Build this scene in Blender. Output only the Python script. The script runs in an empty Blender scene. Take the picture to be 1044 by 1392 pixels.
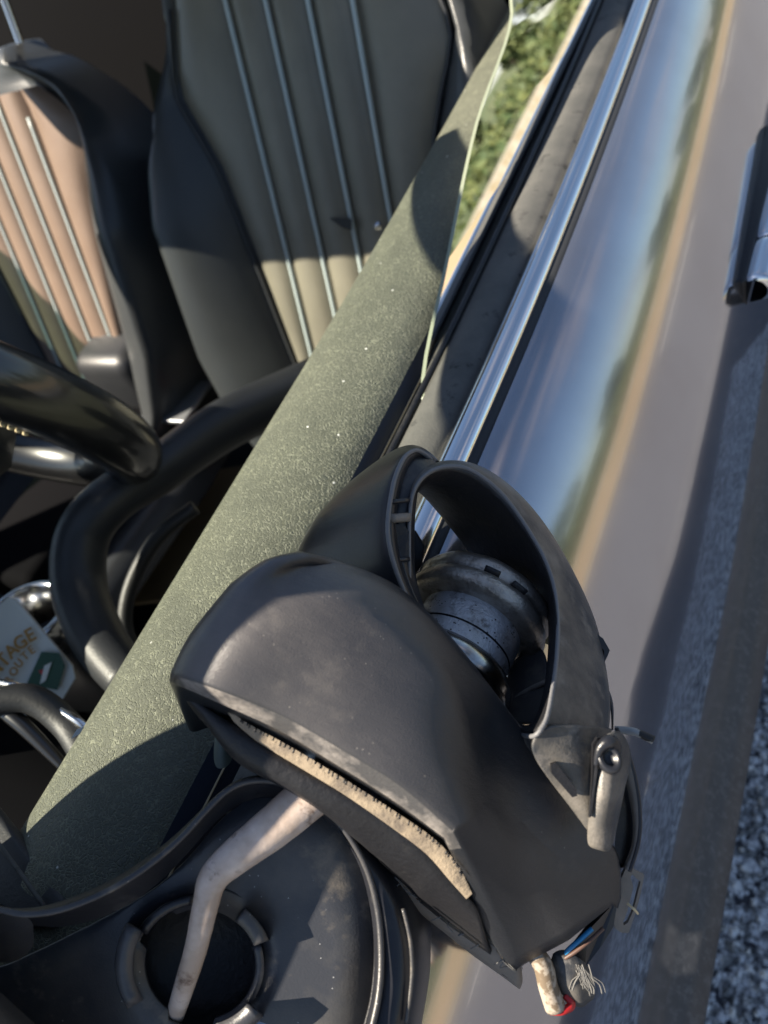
import bpy, bmesh, math, random
import numpy as np
from mathutils import Vector, Matrix
random.seed(7); rng = np.random.default_rng(7)
SC = bpy.context.scene
COL = SC.collection

# ------------------------------------------------------------------ camera
CX = Vector((.85217734, .38398157, -.35546018))   # camera axes in the place (x outwards from the car, y to its rear, z up)
CY = Vector((-.11038256, .79596179, .59519788))
CZ = Vector((.51147774, -.46797754, .72068547))
CAM = Vector((0, 0, 1.30)); F = 1045.0
cd = bpy.data.cameras.new('camera'); cam = bpy.data.objects.new('camera', cd); COL.objects.link(cam)
R3 = Matrix((CX, CY, CZ)).transposed()
cam.matrix_world = Matrix.Translation(CAM) @ R3.to_4x4()
cd.sensor_fit = 'HORIZONTAL'; cd.sensor_width = 24.0; cd.lens = 24.02
cd.clip_start = 0.02; cd.clip_end = 3000
cd.dof.use_dof = True; cd.dof.focus_distance = 0.385; cd.dof.aperture_fstop = 7.5
SC.camera = cam

# ------------------------------------------------------------------ light
SUN = Vector((-.85, -.60, 1.0)).normalized()
world = bpy.data.worlds.new('World'); SC.world = world; world.use_nodes = True
nt = world.node_tree; N = nt.nodes; L = nt.links
for n in list(N): N.remove(n)
wo = N.new('ShaderNodeOutputWorld'); bg = N.new('ShaderNodeBackground')
sky = N.new('ShaderNodeTexSky'); sky.sky_type = 'NISHITA'; sky.sun_disc = False
sky.sun_elevation = math.asin(SUN.z); sky.sun_rotation = math.atan2(SUN.x, SUN.y)
sky.air_density = 1.0; sky.dust_density = .5; sky.ozone_density = 1.5
tc = N.new('ShaderNodeTexCoord'); mp = N.new('ShaderNodeMapping'); mp.inputs['Scale'].default_value = (1.6, 1.6, 4.2)
cn = N.new('ShaderNodeTexNoise'); cn.inputs['Scale'].default_value = 2.2; cn.inputs['Detail'].default_value = 7; cn.inputs['Roughness'].default_value = .58
cr = N.new('ShaderNodeValToRGB'); cr.color_ramp.elements[0].position = .54; cr.color_ramp.elements[1].position = .74
cr.color_ramp.elements[0].color = (0, 0, 0, 1); cr.color_ramp.elements[1].color = (.85, .85, .85, 1)
mx = N.new('ShaderNodeMixRGB'); mx.inputs['Color2'].default_value = (5.2, 4.7, 4.9, 1)
L.new(tc.outputs['Generated'], mp.inputs[0]); L.new(mp.outputs[0], cn.inputs['Vector']); L.new(cn.outputs[0], cr.inputs[0])
L.new(cr.outputs[0], mx.inputs['Fac']); L.new(sky.outputs[0], mx.inputs['Color1']); L.new(mx.outputs[0], bg.inputs[0])
bg.inputs[1].default_value = .05; L.new(bg.outputs[0], wo.inputs[0])
sd = bpy.data.lights.new('sun', 'SUN'); sd.energy = 5.0; sd.angle = math.radians(.53); sd.color = (1, .89, .73)
sun = bpy.data.objects.new('sun', sd); COL.objects.link(sun)
sun.rotation_euler = SUN.to_track_quat('Z', 'Y').to_euler(); sun.location = SUN * 20
SC.view_settings.view_transform = 'Standard'; SC.view_settings.look = 'None'
SC.view_settings.gamma = 1; SC.view_settings.use_curve_mapping = False
SC.view_settings.exposure = 1.5
SC.cycles.max_bounces = 8; SC.cycles.transparent_max_bounces = 12
SC.cycles.sample_clamp_indirect = 6

# ------------------------------------------------------------------ helpers
def ray(u, v): return CX * (u - 522) + CY * (696 - v) - CZ * F
def U(u, v, d): return CAM + ray(u, v) * (d / F)
def UZ(u, v, z): r = ray(u, v); return CAM + r * ((z - CAM.z) / r.z)
def UX(u, v, x): r = ray(u, v); return CAM + r * ((x - CAM.x) / r.x)
def CD(a, b, c): return CX * a + CY * b + CZ * c          # direction given along the view axes

def tag(o, label=None, cat=None, group=None, kind=None):
    for k, v in (('label', label), ('category', cat), ('group', group), ('kind', kind)):
        if v: o[k] = v
    return o
def empty(name, loc=(0, 0, 0)):
    o = bpy.data.objects.new(name, None); o.location = loc; o.empty_display_size = .05; COL.objects.link(o); return o
def mesh(name, V, Fc, m, parent=None, smooth=True, sub=0, solid=0, off=-1, bevel=0, crease=None, flip=False):
    org = Vector((0, 0, 0))
    if parent is None:
        org = sum((Vector(p) for p in V), Vector()) / max(1, len(V))
    me = bpy.data.meshes.new(name)
    if flip: Fc = [tuple(reversed(f)) for f in Fc]
    me.from_pydata([tuple(Vector(p) - org) for p in V], [], Fc); me.validate(); me.update()
    if smooth: me.polygons.foreach_set('use_smooth', [True] * len(me.polygons))
    if crease:
        at = me.attributes.new('crease_edge', 'FLOAT', 'EDGE')
        for e in me.edges:
            k = crease.get(tuple(sorted(e.vertices)))
            if k: at.data[e.index].value = k
    o = bpy.data.objects.new(name, me); COL.objects.link(o); o.location = org
    if m: me.materials.append(m)
    if parent is not None:
        pw = Vector((0, 0, 0)); q = parent
        while q is not None: pw += q.location; q = q.parent
        o.parent = parent; o.location = -pw
    if sub:
        s = o.modifiers.new('sub', 'SUBSURF'); s.levels = s.render_levels = sub
    if solid:
        s = o.modifiers.new('solid', 'SOLIDIFY'); s.thickness = solid; s.offset = off
    if bevel:
        s = o.modifiers.new('bevel', 'BEVEL'); s.width = bevel; s.segments = 3; s.limit_method = 'ANGLE'; s.angle_limit = .6
    return o
def grid(name, rows, m, parent=None, sub=0, closed_v=False, closed_u=False, crow=(), ccol=(), **k):
    """rows of points -> quad sheet; crow / ccol: rows or columns kept sharp under subdivision"""
    n, w = len(rows), len(rows[0]); V = [p for r in rows for p in r]; Fc = []
    for i in range(n if closed_v else n - 1):
        for j in range(w if closed_u else w - 1):
            i2, j2 = (i + 1) % n, (j + 1) % w
            Fc.append((i * w + j, i * w + j2, i2 * w + j2, i2 * w + j))
    cr = {}
    for i in crow:
        for j in range(w - 1): cr[tuple(sorted((i * w + j, i * w + j + 1)))] = .9
    for j in ccol:
        for i in range(n - 1): cr[tuple(sorted((i * w + j, (i + 1) * w + j)))] = .9
    return mesh(name, V, Fc, m, parent, sub=sub, crease=cr, **k)
def spline(P, n=8, closed=False):
    P = [np.array(p, float) for p in P]; out = []; c = len(P)
    seg = c if closed else c - 1
    for i in range(seg):
        g = (lambda k: P[k % c]) if closed else (lambda k: P[min(max(k, 0), c - 1)])
        a, b, d, e = g(i - 1), g(i), g(i + 1), g(i + 2)
        for t in np.linspace(0, 1, n, endpoint=False):
            out.append(.5 * ((2 * b) + (d - a) * t + (2 * a - 5 * b + 4 * d - e) * t * t + (-a + 3 * b - 3 * d + e) * t ** 3))
    if not closed: out.append(P[-1])
    return out
def tube(name, pts, r, m, parent=None, seg=12, n=6, closed=False, flat=1.0, flatdir=None, noise=0, **k):
    """tube through 3D points; r a number or one per point; flat squashes it along flatdir"""
    rr = [r] * len(pts) if not hasattr(r, '__len__') else list(r)
    S = spline([(p[0], p[1], p[2], q) for p, q in zip(pts, rr)], n, closed)
    c = len(S); rows = []; up = None
    for i in range(c):
        p = Vector(S[i][:3]); a = Vector(S[(i + 1) % c][:3] if closed or i < c - 1 else S[i][:3]); b = Vector(S[i - 1][:3] if closed or i > 0 else S[i][:3])
        t = (a - b).normalized()
        if flatdir is not None: up = Vector(flatdir)
        if up is None: up = Vector((0, 0, 1)) if abs(t.z) < .9 else Vector((1, 0, 0))
        up = (up - t * up.dot(t)).normalized(); s = t.cross(up)
        q = S[i][3] * (1 + noise * random.uniform(-1, 1))
        rows.append([p + s * (math.cos(w) * q) + up * (math.sin(w) * q * flat) for w in np.linspace(0, 2 * math.pi, seg, endpoint=False)])
    V = [p for r_ in rows for p in r_]; Fc = []
    for i in range(c if closed else c - 1):
        i2 = (i + 1) % c
        for j in range(seg):
            j2 = (j + 1) % seg; Fc.append((i * seg + j, i * seg + j2, i2 * seg + j2, i2 * seg + j))
    if not closed:
        Fc.append(tuple(range(seg - 1, -1, -1))); Fc.append(tuple((c - 1) * seg + j for j in range(seg)))
    return mesh(name, V, Fc, m, parent, **k)
def lathe(name, c, ax, prof, m, parent=None, seg=64, sx=1.0, xdir=None, wob=0, **k):
    ax = ax.normalized(); a = (xdir or ax.orthogonal()); a = (a - ax * a.dot(ax)).normalized(); b = ax.cross(a); V = []; Fc = []
    for i in range(seg):
        w = 2 * math.pi * i / seg
        for (r, h) in prof:
            r2 = r * (1 + wob * math.sin(w * 5 + h * 300) * .5 + wob * math.sin(w * 11))
            V.append(c + (a * math.cos(w) * sx + b * math.sin(w)) * r2 + ax * h)
    n = len(prof)
    for i in range(seg):
        for j in range(n - 1):
            i2 = (i + 1) % seg; Fc.append((i * n + j, i2 * n + j, i2 * n + j + 1, i * n + j + 1))
    return mesh(name, V, Fc, m, parent, **k)
def box(name, lo, hi, m, parent=None, bevel=0, **k):
    V = [(x, y, z) for x in (lo[0], hi[0]) for y in (lo[1], hi[1]) for z in (lo[2], hi[2])]
    Fc = [(0, 1, 3, 2), (4, 6, 7, 5), (0, 4, 5, 1), (2, 3, 7, 6), (0, 2, 6, 4), (1, 5, 7, 3)]
    return mesh(name, V, Fc, m, parent, smooth=bevel > 0, bevel=bevel, **k)
def slab(name, outline, m, parent=None, thick=.004, dirn=None, bevel=0, hole=None, **k):
    """flat-ish polygon of 3D points given thickness along dirn; an optional hole polygon with as many points"""
    d = (dirn or -CZ).normalized() * thick; n = len(outline)
    if hole is None:
        V = list(outline) + [p + d for p in outline]
        Fc = [tuple(range(n)), tuple(range(2 * n - 1, n - 1, -1))] + [(i, i + n, (i + 1) % n + n, (i + 1) % n) for i in range(n)]
    else:
        V = list(outline) + list(hole) + [p + d for p in outline] + [p + d for p in hole]; Fc = []
        for i in range(n):
            j = (i + 1) % n
            Fc += [(i, j, n + j, n + i), (2 * n + j, 2 * n + i, 3 * n + i, 3 * n + j), (i, 2 * n + i, 2 * n + j, j), (n + j, 3 * n + j, 3 * n + i, n + i)]
    return mesh(name, V, Fc, m, parent, smooth=bevel > 0, bevel=bevel, **k)

# ------------------------------------------------------------------ materials
MATS = {}
def mat(name, col, rough=.5, metal=0, coat=0, spec=.5, col2=None, cscale=20, cfac=(.4, .65), bump=0, bscale=200, dust=None,
        dscale=14, dlev=(.5, .75), specks=None, rvar=0, scratch=0, coat_rough=.03, detail=5, sideshade=None):
    m = bpy.data.materials.new(name); m.use_nodes = True; t = m.node_tree; n = t.nodes; l = t.links
    b = n['Principled BSDF']; b.inputs['Roughness'].default_value = rough; b.inputs['Metallic'].default_value = metal
    b.inputs['Coat Weight'].default_value = coat; b.inputs['Coat Roughness'].default_value = coat_rough
    b.inputs['Specular IOR Level'].default_value = spec; b.inputs['Base Color'].default_value = (*col, 1)
    g = n.new('ShaderNodeTexCoord'); cur = None
    def noise(s, d=detail, r=.6):
        x = n.new('ShaderNodeTexNoise'); x.inputs['Scale'].default_value = s; x.inputs['Detail'].default_value = d
        x.inputs['Roughness'].default_value = r; l.new(g.outputs['Object'], x.inputs['Vector']); return x.outputs[0]
    def ramp(src, a, c):
        x = n.new('ShaderNodeMapRange'); x.inputs['From Min'].default_value = a; x.inputs['From Max'].default_value = c
        l.new(src, x.inputs[0]); return x.outputs[0]
    def mix(fac, a, c):
        x = n.new('ShaderNodeMixRGB'); l.new(fac, x.inputs[0])
        for s, q in ((1, a), (2, c)):
            if isinstance(q, tuple): x.inputs[s].default_value = (*q, 1)
            else: l.new(q, x.inputs[s])
        return x.outputs[0]
    cur = col
    if col2: cur = mix(ramp(noise(cscale), *cfac), cur, col2)
    if dust:
        df = ramp(noise(dscale, 8, .68), *dlev); cur = mix(df, cur, dust)
        rr = n.new('ShaderNodeMapRange'); rr.inputs['To Min'].default_value = rough; rr.inputs['To Max'].default_value = min(1, rough + .3)
        l.new(df, rr.inputs[0]); l.new(rr.outputs[0], b.inputs['Roughness'])
    if specks:
        v = n.new('ShaderNodeTexVoronoi'); v.inputs['Scale'].default_value = specks[1]; l.new(g.outputs['Object'], v.inputs['Vector'])
        x = n.new('ShaderNodeMath'); x.operation = 'LESS_THAN'; x.inputs[1].default_value = specks[2]; l.new(v.outputs['Distance'], x.inputs[0])
        gate = ramp(noise(specks[1] * .31, 2), .53, .56); y = n.new('ShaderNodeMath'); y.operation = 'MULTIPLY'
        l.new(x.outputs[0], y.inputs[0]); l.new(gate, y.inputs[1]); cur = mix(y.outputs[0], cur, specks[0])
    if sideshade:  # shade put into the colour of faces that turn away from upward
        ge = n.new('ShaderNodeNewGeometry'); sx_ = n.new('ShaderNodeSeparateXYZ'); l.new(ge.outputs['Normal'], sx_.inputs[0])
        cur = mix(ramp(sx_.outputs[2], .35, .95), sideshade, cur)
    if not isinstance(cur, tuple): l.new(cur, b.inputs['Base Color'])
    h = None
    if bump:
        bp = n.new('ShaderNodeBump'); bp.inputs['Strength'].default_value = bump; bp.inputs['Distance'].default_value = .001
        l.new(noise(bscale, 4), bp.inputs['Height']); h = bp
    if scratch:
        mpn = n.new('ShaderNodeMapping'); mpn.inputs['Scale'].default_value = (18, 160, 60); mpn.inputs['Rotation'].default_value = (.3, .5, .9)
        l.new(g.outputs['Object'], mpn.inputs[0]); q = n.new('ShaderNodeTexNoise'); q.inputs['Scale'].default_value = 2; q.inputs['Detail'].default_value = 6
        l.new(mpn.outputs[0], q.inputs['Vector']); bp = n.new('ShaderNodeBump'); bp.inputs['Strength'].default_value = scratch; bp.inputs['Distance'].default_value = .0006
        l.new(q.outputs[0], bp.inputs['Height'])
        if h: l.new(h.outputs[0], bp.inputs['Normal'])
        h = bp
    if h: l.new(h.outputs[0], b.inputs['Normal'])
    MATS[name] = m; return m

paint = mat('silver_grey_paint', (.42, .42, .45), rough=.14, metal=.88, coat=1, col2=(.38, .372, .395), cscale=9, dust=(.30, .29, .28), dscale=7, dlev=(.62, .95))
chrome = mat('chrome', (.86, .86, .86), rough=.13, metal=1)
plastic = mat('worn_black_plastic', (.012, .013, .017), rough=.34, col2=(.020, .021, .026), cscale=30, dust=(.12, .115, .11), dscale=34, dlev=(.60, .92), bump=.12, bscale=900, scratch=.25)
capm = mat('scuffed_cap_plastic', (.080, .077, .081), rough=.30, sideshade=(.014, .016, .020), col2=(.135, .125, .122), cscale=20, cfac=(.40, .66), dust=(.28, .25, .22), dscale=38, dlev=(.58, 1.0), bump=.25, bscale=1500, scratch=.35, specks=((.3, .28, .25), 300, .09))
dusty = mat('dusty_plastic', (.13, .12, .11), rough=.6, col2=(.22, .19, .16), cscale=24, cfac=(.35, .6), dust=(.30, .265, .23), dscale=60, dlev=(.5, .85), bump=.3, bscale=500, scratch=.4)
lip = mat('tan_dusted_rim', (.30, .24, .17), rough=.7, col2=(.16, .13, .10), cscale=90, cfac=(.42, .62), bump=.6, bscale=500)
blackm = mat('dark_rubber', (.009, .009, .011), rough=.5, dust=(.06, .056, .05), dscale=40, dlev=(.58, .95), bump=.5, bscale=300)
shellm = mat('blue_grey_plastic', (.036, .038, .045), rough=.36, col2=(.085, .08, .074), cscale=20, cfac=(.42, .68), dust=(.26, .22, .17), dscale=30, dlev=(.58, .85), bump=.15, bscale=900, specks=((.3, .3, .3), 260, .08))
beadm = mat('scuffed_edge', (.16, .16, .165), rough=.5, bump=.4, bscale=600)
alu = mat('pitted_cast_metal', (.52, .53, .56), rough=.42, metal=.5, col2=(.36, .35, .35), cscale=60, dust=(.10, .085, .07), dscale=110, dlev=(.52, .68), bump=.7, bscale=700, specks=((.05, .045, .04), 520, .26))
steel = mat('greasy_steel', (.46, .42, .37), rough=.32, metal=.75, col2=(.24, .205, .17), cscale=70, dust=(.09, .075, .06), dscale=120, dlev=(.55, .72), bump=.5, bscale=600)
sleeve = mat('dirty_white_sleeve', (.66, .55, .48), rough=.4, col2=(.42, .32, .25), cscale=38, cfac=(.38, .60), dust=(.16, .10, .07), dscale=90, dlev=(.58, .70), bump=.25, bscale=250)
seal = mat('rubber_seal', (.075, .075, .07), rough=.75, col2=(.10, .098, .09), cscale=40, dust=(.04, .04, .04), dscale=60, dlev=(.58, .66), bump=.35, bscale=500)
darkleather = mat('black_leather', (.022, .024, .028), rough=.42, col2=(.03, .032, .035), cscale=10, bump=.3, bscale=420)
seatm = mat('grey_brown_leather', (.175, .162, .128), rough=.40, col2=(.22, .203, .16), cscale=7, bump=.22, bscale=300)
seatb = mat('tan_brown_leather', (.185, .130, .098), rough=.42, col2=(.22, .16, .125), cscale=7, bump=.22, bscale=300)
pipe = mat('pale_piping', (.45, .52, .52), rough=.3)
gloss = mat('gloss_black', (.010, .010, .011), rough=.3, coat=.7, coat_rough=.12, dust=(.05, .05, .05), dscale=30, dlev=(.6, .8))
trim = mat('dark_trim', (.02, .021, .023), rough=.5, bump=.3, bscale=400)
thread = mat('cream_thread', (.62, .50, .30), rough=.7)
redm = mat('red_plastic', (.5, .02, .02), rough=.35)
bluem = mat('blue_insulation', (.02, .20, .42), rough=.4)
copper = mat('brown_insulation', (.10, .055, .04), rough=.45)
fibre = mat('frayed_grey_fibre', (.17, .165, .155), rough=.8)
white = mat('white_label', (.75, .77, .72), rough=.45)
gold = mat('gold_print', (.45, .24, .05), rough=.5)
greenp = mat('green_print', (.03, .09, .05), rough=.5)
olive = mat('olive_moulding', (.13, .15, .12), rough=.5)
asphalt = mat('asphalt', (.100, .104, .122), rough=.85, col2=(.13, .13, .14), cscale=60, bump=1, bscale=90, specks=((.22, .22, .22), 60, .3))
verge = mat('dry_grass_verge', (.40, .28, .17), rough=.95, col2=(.26, .22, .12), cscale=.5)
concrete = mat('concrete', (.24, .21, .14), rough=.9, col2=(.34, .32, .28), cscale=2)
linepaint = mat('road_line_paint', (.75, .75, .72), rough=.7, col2=(.5, .5, .48), cscale=12)
hillm = mat('green_slope', (.06, .085, .035), rough=1, col2=(.10, .11, .045), cscale=.15)
leaf = mat('foliage', (.035, .062, .018), rough=.7, col2=(.10, .115, .035), cscale=.8)
bark = mat('bark', (.12, .09, .06), rough=.9)
chipm = mat('road_chippings', (.20, .205, .21), rough=.8, col2=(.80, .81, .82), cscale=70, cfac=(.42, .58), detail=2)

def leather_pad():
    m = mat('green_grey_pad_leather', (.105, .125, .085), rough=.55); t = m.node_tree; n = t.nodes; l = t.links; b = n['Principled BSDF']
    g = n.new('ShaderNodeTexCoord')
    w = n.new('ShaderNodeTexNoise'); w.inputs['Scale'].default_value = 120; w.inputs['Detail'].default_value = 3; l.new(g.outputs['Object'], w.inputs['Vector'])
    a = n.new('ShaderNodeMixRGB'); a.blend_type = 'ADD'; a.inputs[0].default_value = .010; l.new(g.outputs['Object'], a.inputs[1]); l.new(w.outputs['Color'], a.inputs[2])
    v = n.new('ShaderNodeTexVoronoi'); v.feature = 'DISTANCE_TO_EDGE'; v.inputs['Scale'].default_value = 400; l.new(a.outputs[0], v.inputs['Vector'])
    r = n.new('ShaderNodeMapRange'); r.inputs['From Min'].default_value = .02; r.inputs['From Max'].default_value = .13
    r.inputs['To Min'].default_value = 1; r.inputs['To Max'].default_value = 0; l.new(v.outputs['Distance'], r.inputs[0])
    q = n.new('ShaderNodeTexNoise'); q.inputs['Scale'].default_value = 30; q.inputs['Detail'].default_value = 9; q.inputs['Roughness'].default_value = .7; l.new(g.outputs['Object'], q.inputs['Vector'])
    qr = n.new('ShaderNodeMapRange'); qr.inputs['From Min'].default_value = .30; qr.inputs['From Max'].default_value = .75; l.new(q.outputs[0], qr.inputs[0])
    mu = n.new('ShaderNodeMath'); mu.operation = 'MULTIPLY'; l.new(r.outputs[0], mu.inputs[0]); l.new(qr.outputs[0], mu.inputs[1])
    big = n.new('ShaderNodeTexNoise'); big.inputs['Scale'].default_value = 9; big.inputs['Detail'].default_value = 4; l.new(g.outputs['Object'], big.inputs['Vector'])
    c0 = n.new('ShaderNodeMixRGB'); l.new(big.outputs[0], c0.inputs[0]); c0.inputs[1].default_value = (.080, .088, .066, 1); c0.inputs[2].default_value = (.125, .130, .098, 1)
    c1 = n.new('ShaderNodeMixRGB'); l.new(mu.outputs[0], c1.inputs[0]); l.new(c0.outputs[0], c1.inputs[1]); c1.inputs[2].default_value = (.27, .28, .20, 1)
    s = n.new('ShaderNodeTexVoronoi'); s.inputs['Scale'].default_value = 55; l.new(g.outputs['Object'], s.inputs['Vector'])
    lt = n.new('ShaderNodeMath'); lt.operation = 'LESS_THAN'; lt.inputs[1].default_value = .045; l.new(s.outputs['Distance'], lt.inputs[0])
    c2 = n.new('ShaderNodeMixRGB'); l.new(lt.outputs[0], c2.inputs[0]); l.new(c1.outputs[0], c2.inputs[1]); c2.inputs[2].default_value = (.8, .8, .75, 1)
    l.new(c2.outputs[0], b.inputs['Base Color'])
    bp = n.new('ShaderNodeBump'); bp.inputs['Strength'].default_value = .8; bp.inputs['Distance'].default_value = .0006; bp.invert = True
    l.new(r.outputs[0], bp.inputs['Height']); l.new(bp.outputs[0], b.inputs['Normal'])
    return m
padm = leather_pad()
def glassmat(name, tint, refl=.04):
    m = bpy.data.materials.new(name); m.use_nodes = True; t = m.node_tree; n = t.nodes; l = t.links; n.remove(n['Principled BSDF'])
    o = n['Material Output']; tr = n.new('ShaderNodeBsdfTransparent'); tr.inputs[0].default_value = (*tint, 1)
    gl = n.new('ShaderNodeBsdfGlossy'); gl.inputs['Roughness'].default_value = .01; gl.inputs[0].default_value = (1, 1, 1, 1)
    fr = n.new('ShaderNodeFresnel'); fr.inputs[0].default_value = 1.55
    ad = n.new('ShaderNodeMath'); ad.operation = 'MULTIPLY_ADD'; ad.inputs[1].default_value = 1.35; ad.inputs[2].default_value = refl; l.new(fr.outputs[0], ad.inputs[0])
    ad.use_clamp = True
    mm = n.new('ShaderNodeMixShader'); l.new(ad.outputs[0], mm.inputs[0]); l.new(tr.outputs[0], mm.inputs[1]); l.new(gl.outputs[0], mm.inputs[2]); l.new(mm.outputs[0], o.inputs[0])
    return m
tint = glassmat('green_tinted_glass', (.20, .29, .25), .035)
clearg = glassmat('clear_glass', (.86, .90, .88), .02)
edgeg = mat('ground_glass_edge', (.26, .29, .21), rough=.3)

# ------------------------------------------------------------------ ground, road, far side (seen below the door and mirrored in the paint)
def sheet(name, x0, x1, y0, y1, z, m, kind='structure', nx=1, ny=1):
    V = []; Fc = []
    for i in range(nx + 1):
        for j in range(ny + 1): V.append((x0 + (x1 - x0) * i / nx, y0 + (y1 - y0) * j / ny, z))
    for i in range(nx):
        for j in range(ny): a = i * (ny + 1) + j; Fc.append((a, a + ny + 1, a + ny + 2, a + 1))
    return tag(mesh(name, V, Fc, m, smooth=False), kind=kind)
sheet('ground', -900, 900, -900, 900, -.012, hillm)
sheet('road', -4.5, 5.6, -300, 300, -.004, asphalt)
sheet('verge', 5.6, 17, -300, 300, .0, verge)
tag(box('kerb', (5.5, -300, -.008), (5.62, 300, .10), concrete), kind='structure')
tag(box('footpath', (13.2, -300, -.008), (14.8, 300, .30), concrete), kind='structure')
for i in range(-3, 14):
    o = sheet('lane_line', 4.0, 4.13, i * 5.0, i * 5.0 + 2.2, .0, linepaint)
V = []; Fc = []
for i in range(0, 61):
    y = -150 + i * 6
    for (x, z) in ((17, -.01), (20, .3), (28, .9), (60, 2.6 + math.sin(i * .4) * .6), (140, 6 + math.sin(i * .23) * 3)):
        V.append((x, y, z + (random.uniform(-.2, .2) if x > 17 else 0)))
for i in range(60):
    for j in range(4): a = i * 5 + j; Fc.append((a, a + 1, a + 6, a + 5))
tag(mesh('green_bank', V, Fc, hillm), kind='structure')
# loose chippings of the coarse surface below the door
def chips():
    n = 26000; ico = bmesh.new(); bmesh.ops.create_icosphere(ico, subdivisions=1, radius=1)
    bv = np.array([v.co[:] for v in ico.verts]); bf = np.array([[v.index for v in f.verts] for f in ico.faces]); ico.free()
    c = np.stack([rng.uniform(-.16, .40, n), rng.uniform(-.5, 1.5, n), np.full(n, -.002)], 1)
    s = rng.uniform(.004, .0105, n)
    V = bv[None] * s[:, None, None] * rng.uniform(.6, 1.3, (n, 1, 3)) * (1 + rng.uniform(-.22, .22, (n, 12, 1)))
    V = V + c[:, None]; Fc = (bf[None] + (np.arange(n) * 12)[:, None, None]).reshape(-1, 3)
    me = bpy.data.meshes.new('gravel'); me.from_pydata(V.reshape(-1, 3).tolist(), [], Fc.tolist()); me.materials.append(chipm)
    o = bpy.data.objects.new('gravel', me); COL.objects.link(o)
    tag(o, 'coarse grey stone chippings of the road surface below the car door', 'gravel', kind='stuff')
chips()
# trees on the far side, seen mirrored in glass and paint
def leafcloud(name, c, rad, n, size, m, parent):
    d = rng.normal(size=(n, 3)); d /= np.linalg.norm(d, axis=1)[:, None]
    k = rng.integers(0, 9, n); cen = rng.normal(size=(9, 3)) * .42
    p = (cen[k] + d * (rng.uniform(.25, 1, n) ** .5)[:, None] * .55) * np.array(rad) + np.array(c)
    a = rng.normal(size=(n, 3)); b = rng.normal(size=(n, 3)); a *= size / np.linalg.norm(a, axis=1)[:, None]; b *= size / np.linalg.norm(b, axis=1)[:, None]
    V = np.stack([p - a, p - b, p + a, p + b], 1).reshape(-1, 3)
    return mesh(name, V.tolist(), [(4 * i, 4 * i + 1, 4 * i + 2, 4 * i + 3) for i in range(n)], m, parent, smooth=False)
for i in range(16):
    y = -6 + i * 6.5 + random.uniform(-2, 2); x = random.uniform(24, 36); h = random.uniform(2.6, 5.6); z0 = (x - 17) * .07
    t = empty('roadside_tree', (x, y, z0)); tag(t, 'green leafy tree on the far bank, mirrored in the door glass and paint', 'tree', 'trees on the far bank')
    tube('trunk', [(x, y, z0 - .2), (x + .1, y, z0 + h * .35), (x, y + .1, z0 + h * .75)], [.16, .12, .05], bark, t, seg=7, n=3)
    leafcloud('crown', (x, y, z0 + h * .62), (h * .42, h * .5, h * .45), 1500, .17, leaf, t)
V = []
n = 9000; p = np.stack([rng.uniform(18, 26, n), rng.uniform(-15, 95, n), np.zeros(n)], 1)
p[:, 2] = (p[:, 0] - 17) * .08 + rng.uniform(0, 1.3, n) * (.5 + .5 * np.sin(p[:, 1] * .9) ** 2)
a = rng.normal(size=(n, 3)) * .12; b = rng.normal(size=(n, 3)) * .12
V = np.stack([p - a, p - b, p + a, p + b], 1).reshape(-1, 3)
o = mesh('undergrowth', V.tolist(), [(4 * i, 4 * i + 1, 4 * i + 2, 4 * i + 3) for i in range(n)], leaf, smooth=False)
tag(o, 'green undergrowth covering the far bank, mirrored in the door glass', 'undergrowth', kind='stuff')

# ------------------------------------------------------------------ the car
car = empty('car', (-.9, .6, 0)); tag(car, 'silver grey coupe seen from above its door with leather seats and wing mirror broken', 'car')
H = .95
def bend(y):                       # belt line curves in slightly towards the rear
    return -.05 * max(0, y - .35) ** 1.6 - .06 * max(0, -.1 - y) ** 1.5
# painted door skin: profile from slope angle as a function of r = X / drop below eye
def profile():
    K = [(-.57, 10), (-.553, 24), (-.50, 40), (-.45, 46.5), (-.41, 50.5), (-.37, 54), (-.335, 57), (-.31, 59.2), (-.28, 61.5), (-.24, 64), (-.222, 66)]
    r, dz = -.57, H and (1.30 - H) - .002
    P = [(r * dz, 1.30 - dz)]; st = .0025
    while r < -.222:
        th = math.radians(np.interp(r, [k[0] for k in K], [k[1] for k in K])); t = math.tan(th)
        dX = dz * st / (1 - r * t); dz += t * dX; r += st; P.append((r * dz, 1.30 - dz))
    return P
PR = profile()
x1, z1 = PR[-1]
print('profile end', x1, z1, len(PR))
def lowprof():
    r, z = -.2215, z1; P = []; z = z1 - .0012; K = [(-.2215, 72), (-.20, 76), (-.17, 79), (-.145, 83.5), (-.132, 88), (-.12, 89), (-.104, 89)]
    dz = 1.30 - z; r = (x1 + .0004) / dz; P.append((x1 + .0004, z)); st = .0008
    while r < -.1035 and dz < 1.06:
        t = math.tan(math.radians(np.interp(r, [k[0] for k in K], [k[1] for k in K]))); dX = dz * st / (1 - r * t); dz += t * dX; r += st; P.append((r * dz, 1.30 - dz))
    return P
LP_ = lowprof(); print('low end', LP_[-1])
PR2 = PR[::4] + LP_[:3] + LP_[3::4]
xe, ze = PR2[-1]
sk = [(xe - .012, ze + .004), (xe - .004, ze - .006), (xe + .012, ze - .022), (xe + .026, ze - .034), (-.0665 * (1.3 - ze + .045), ze - .045), (-.0650 * (1.3 - ze + .06), ze - .06), (-.0655 * (1.3 - ze + .09), ze - .09), (-.085 * (1.3 - ze + .1), ze - .11), (-.095, .24), (-.12, .20), (-.3, .20)]
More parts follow.
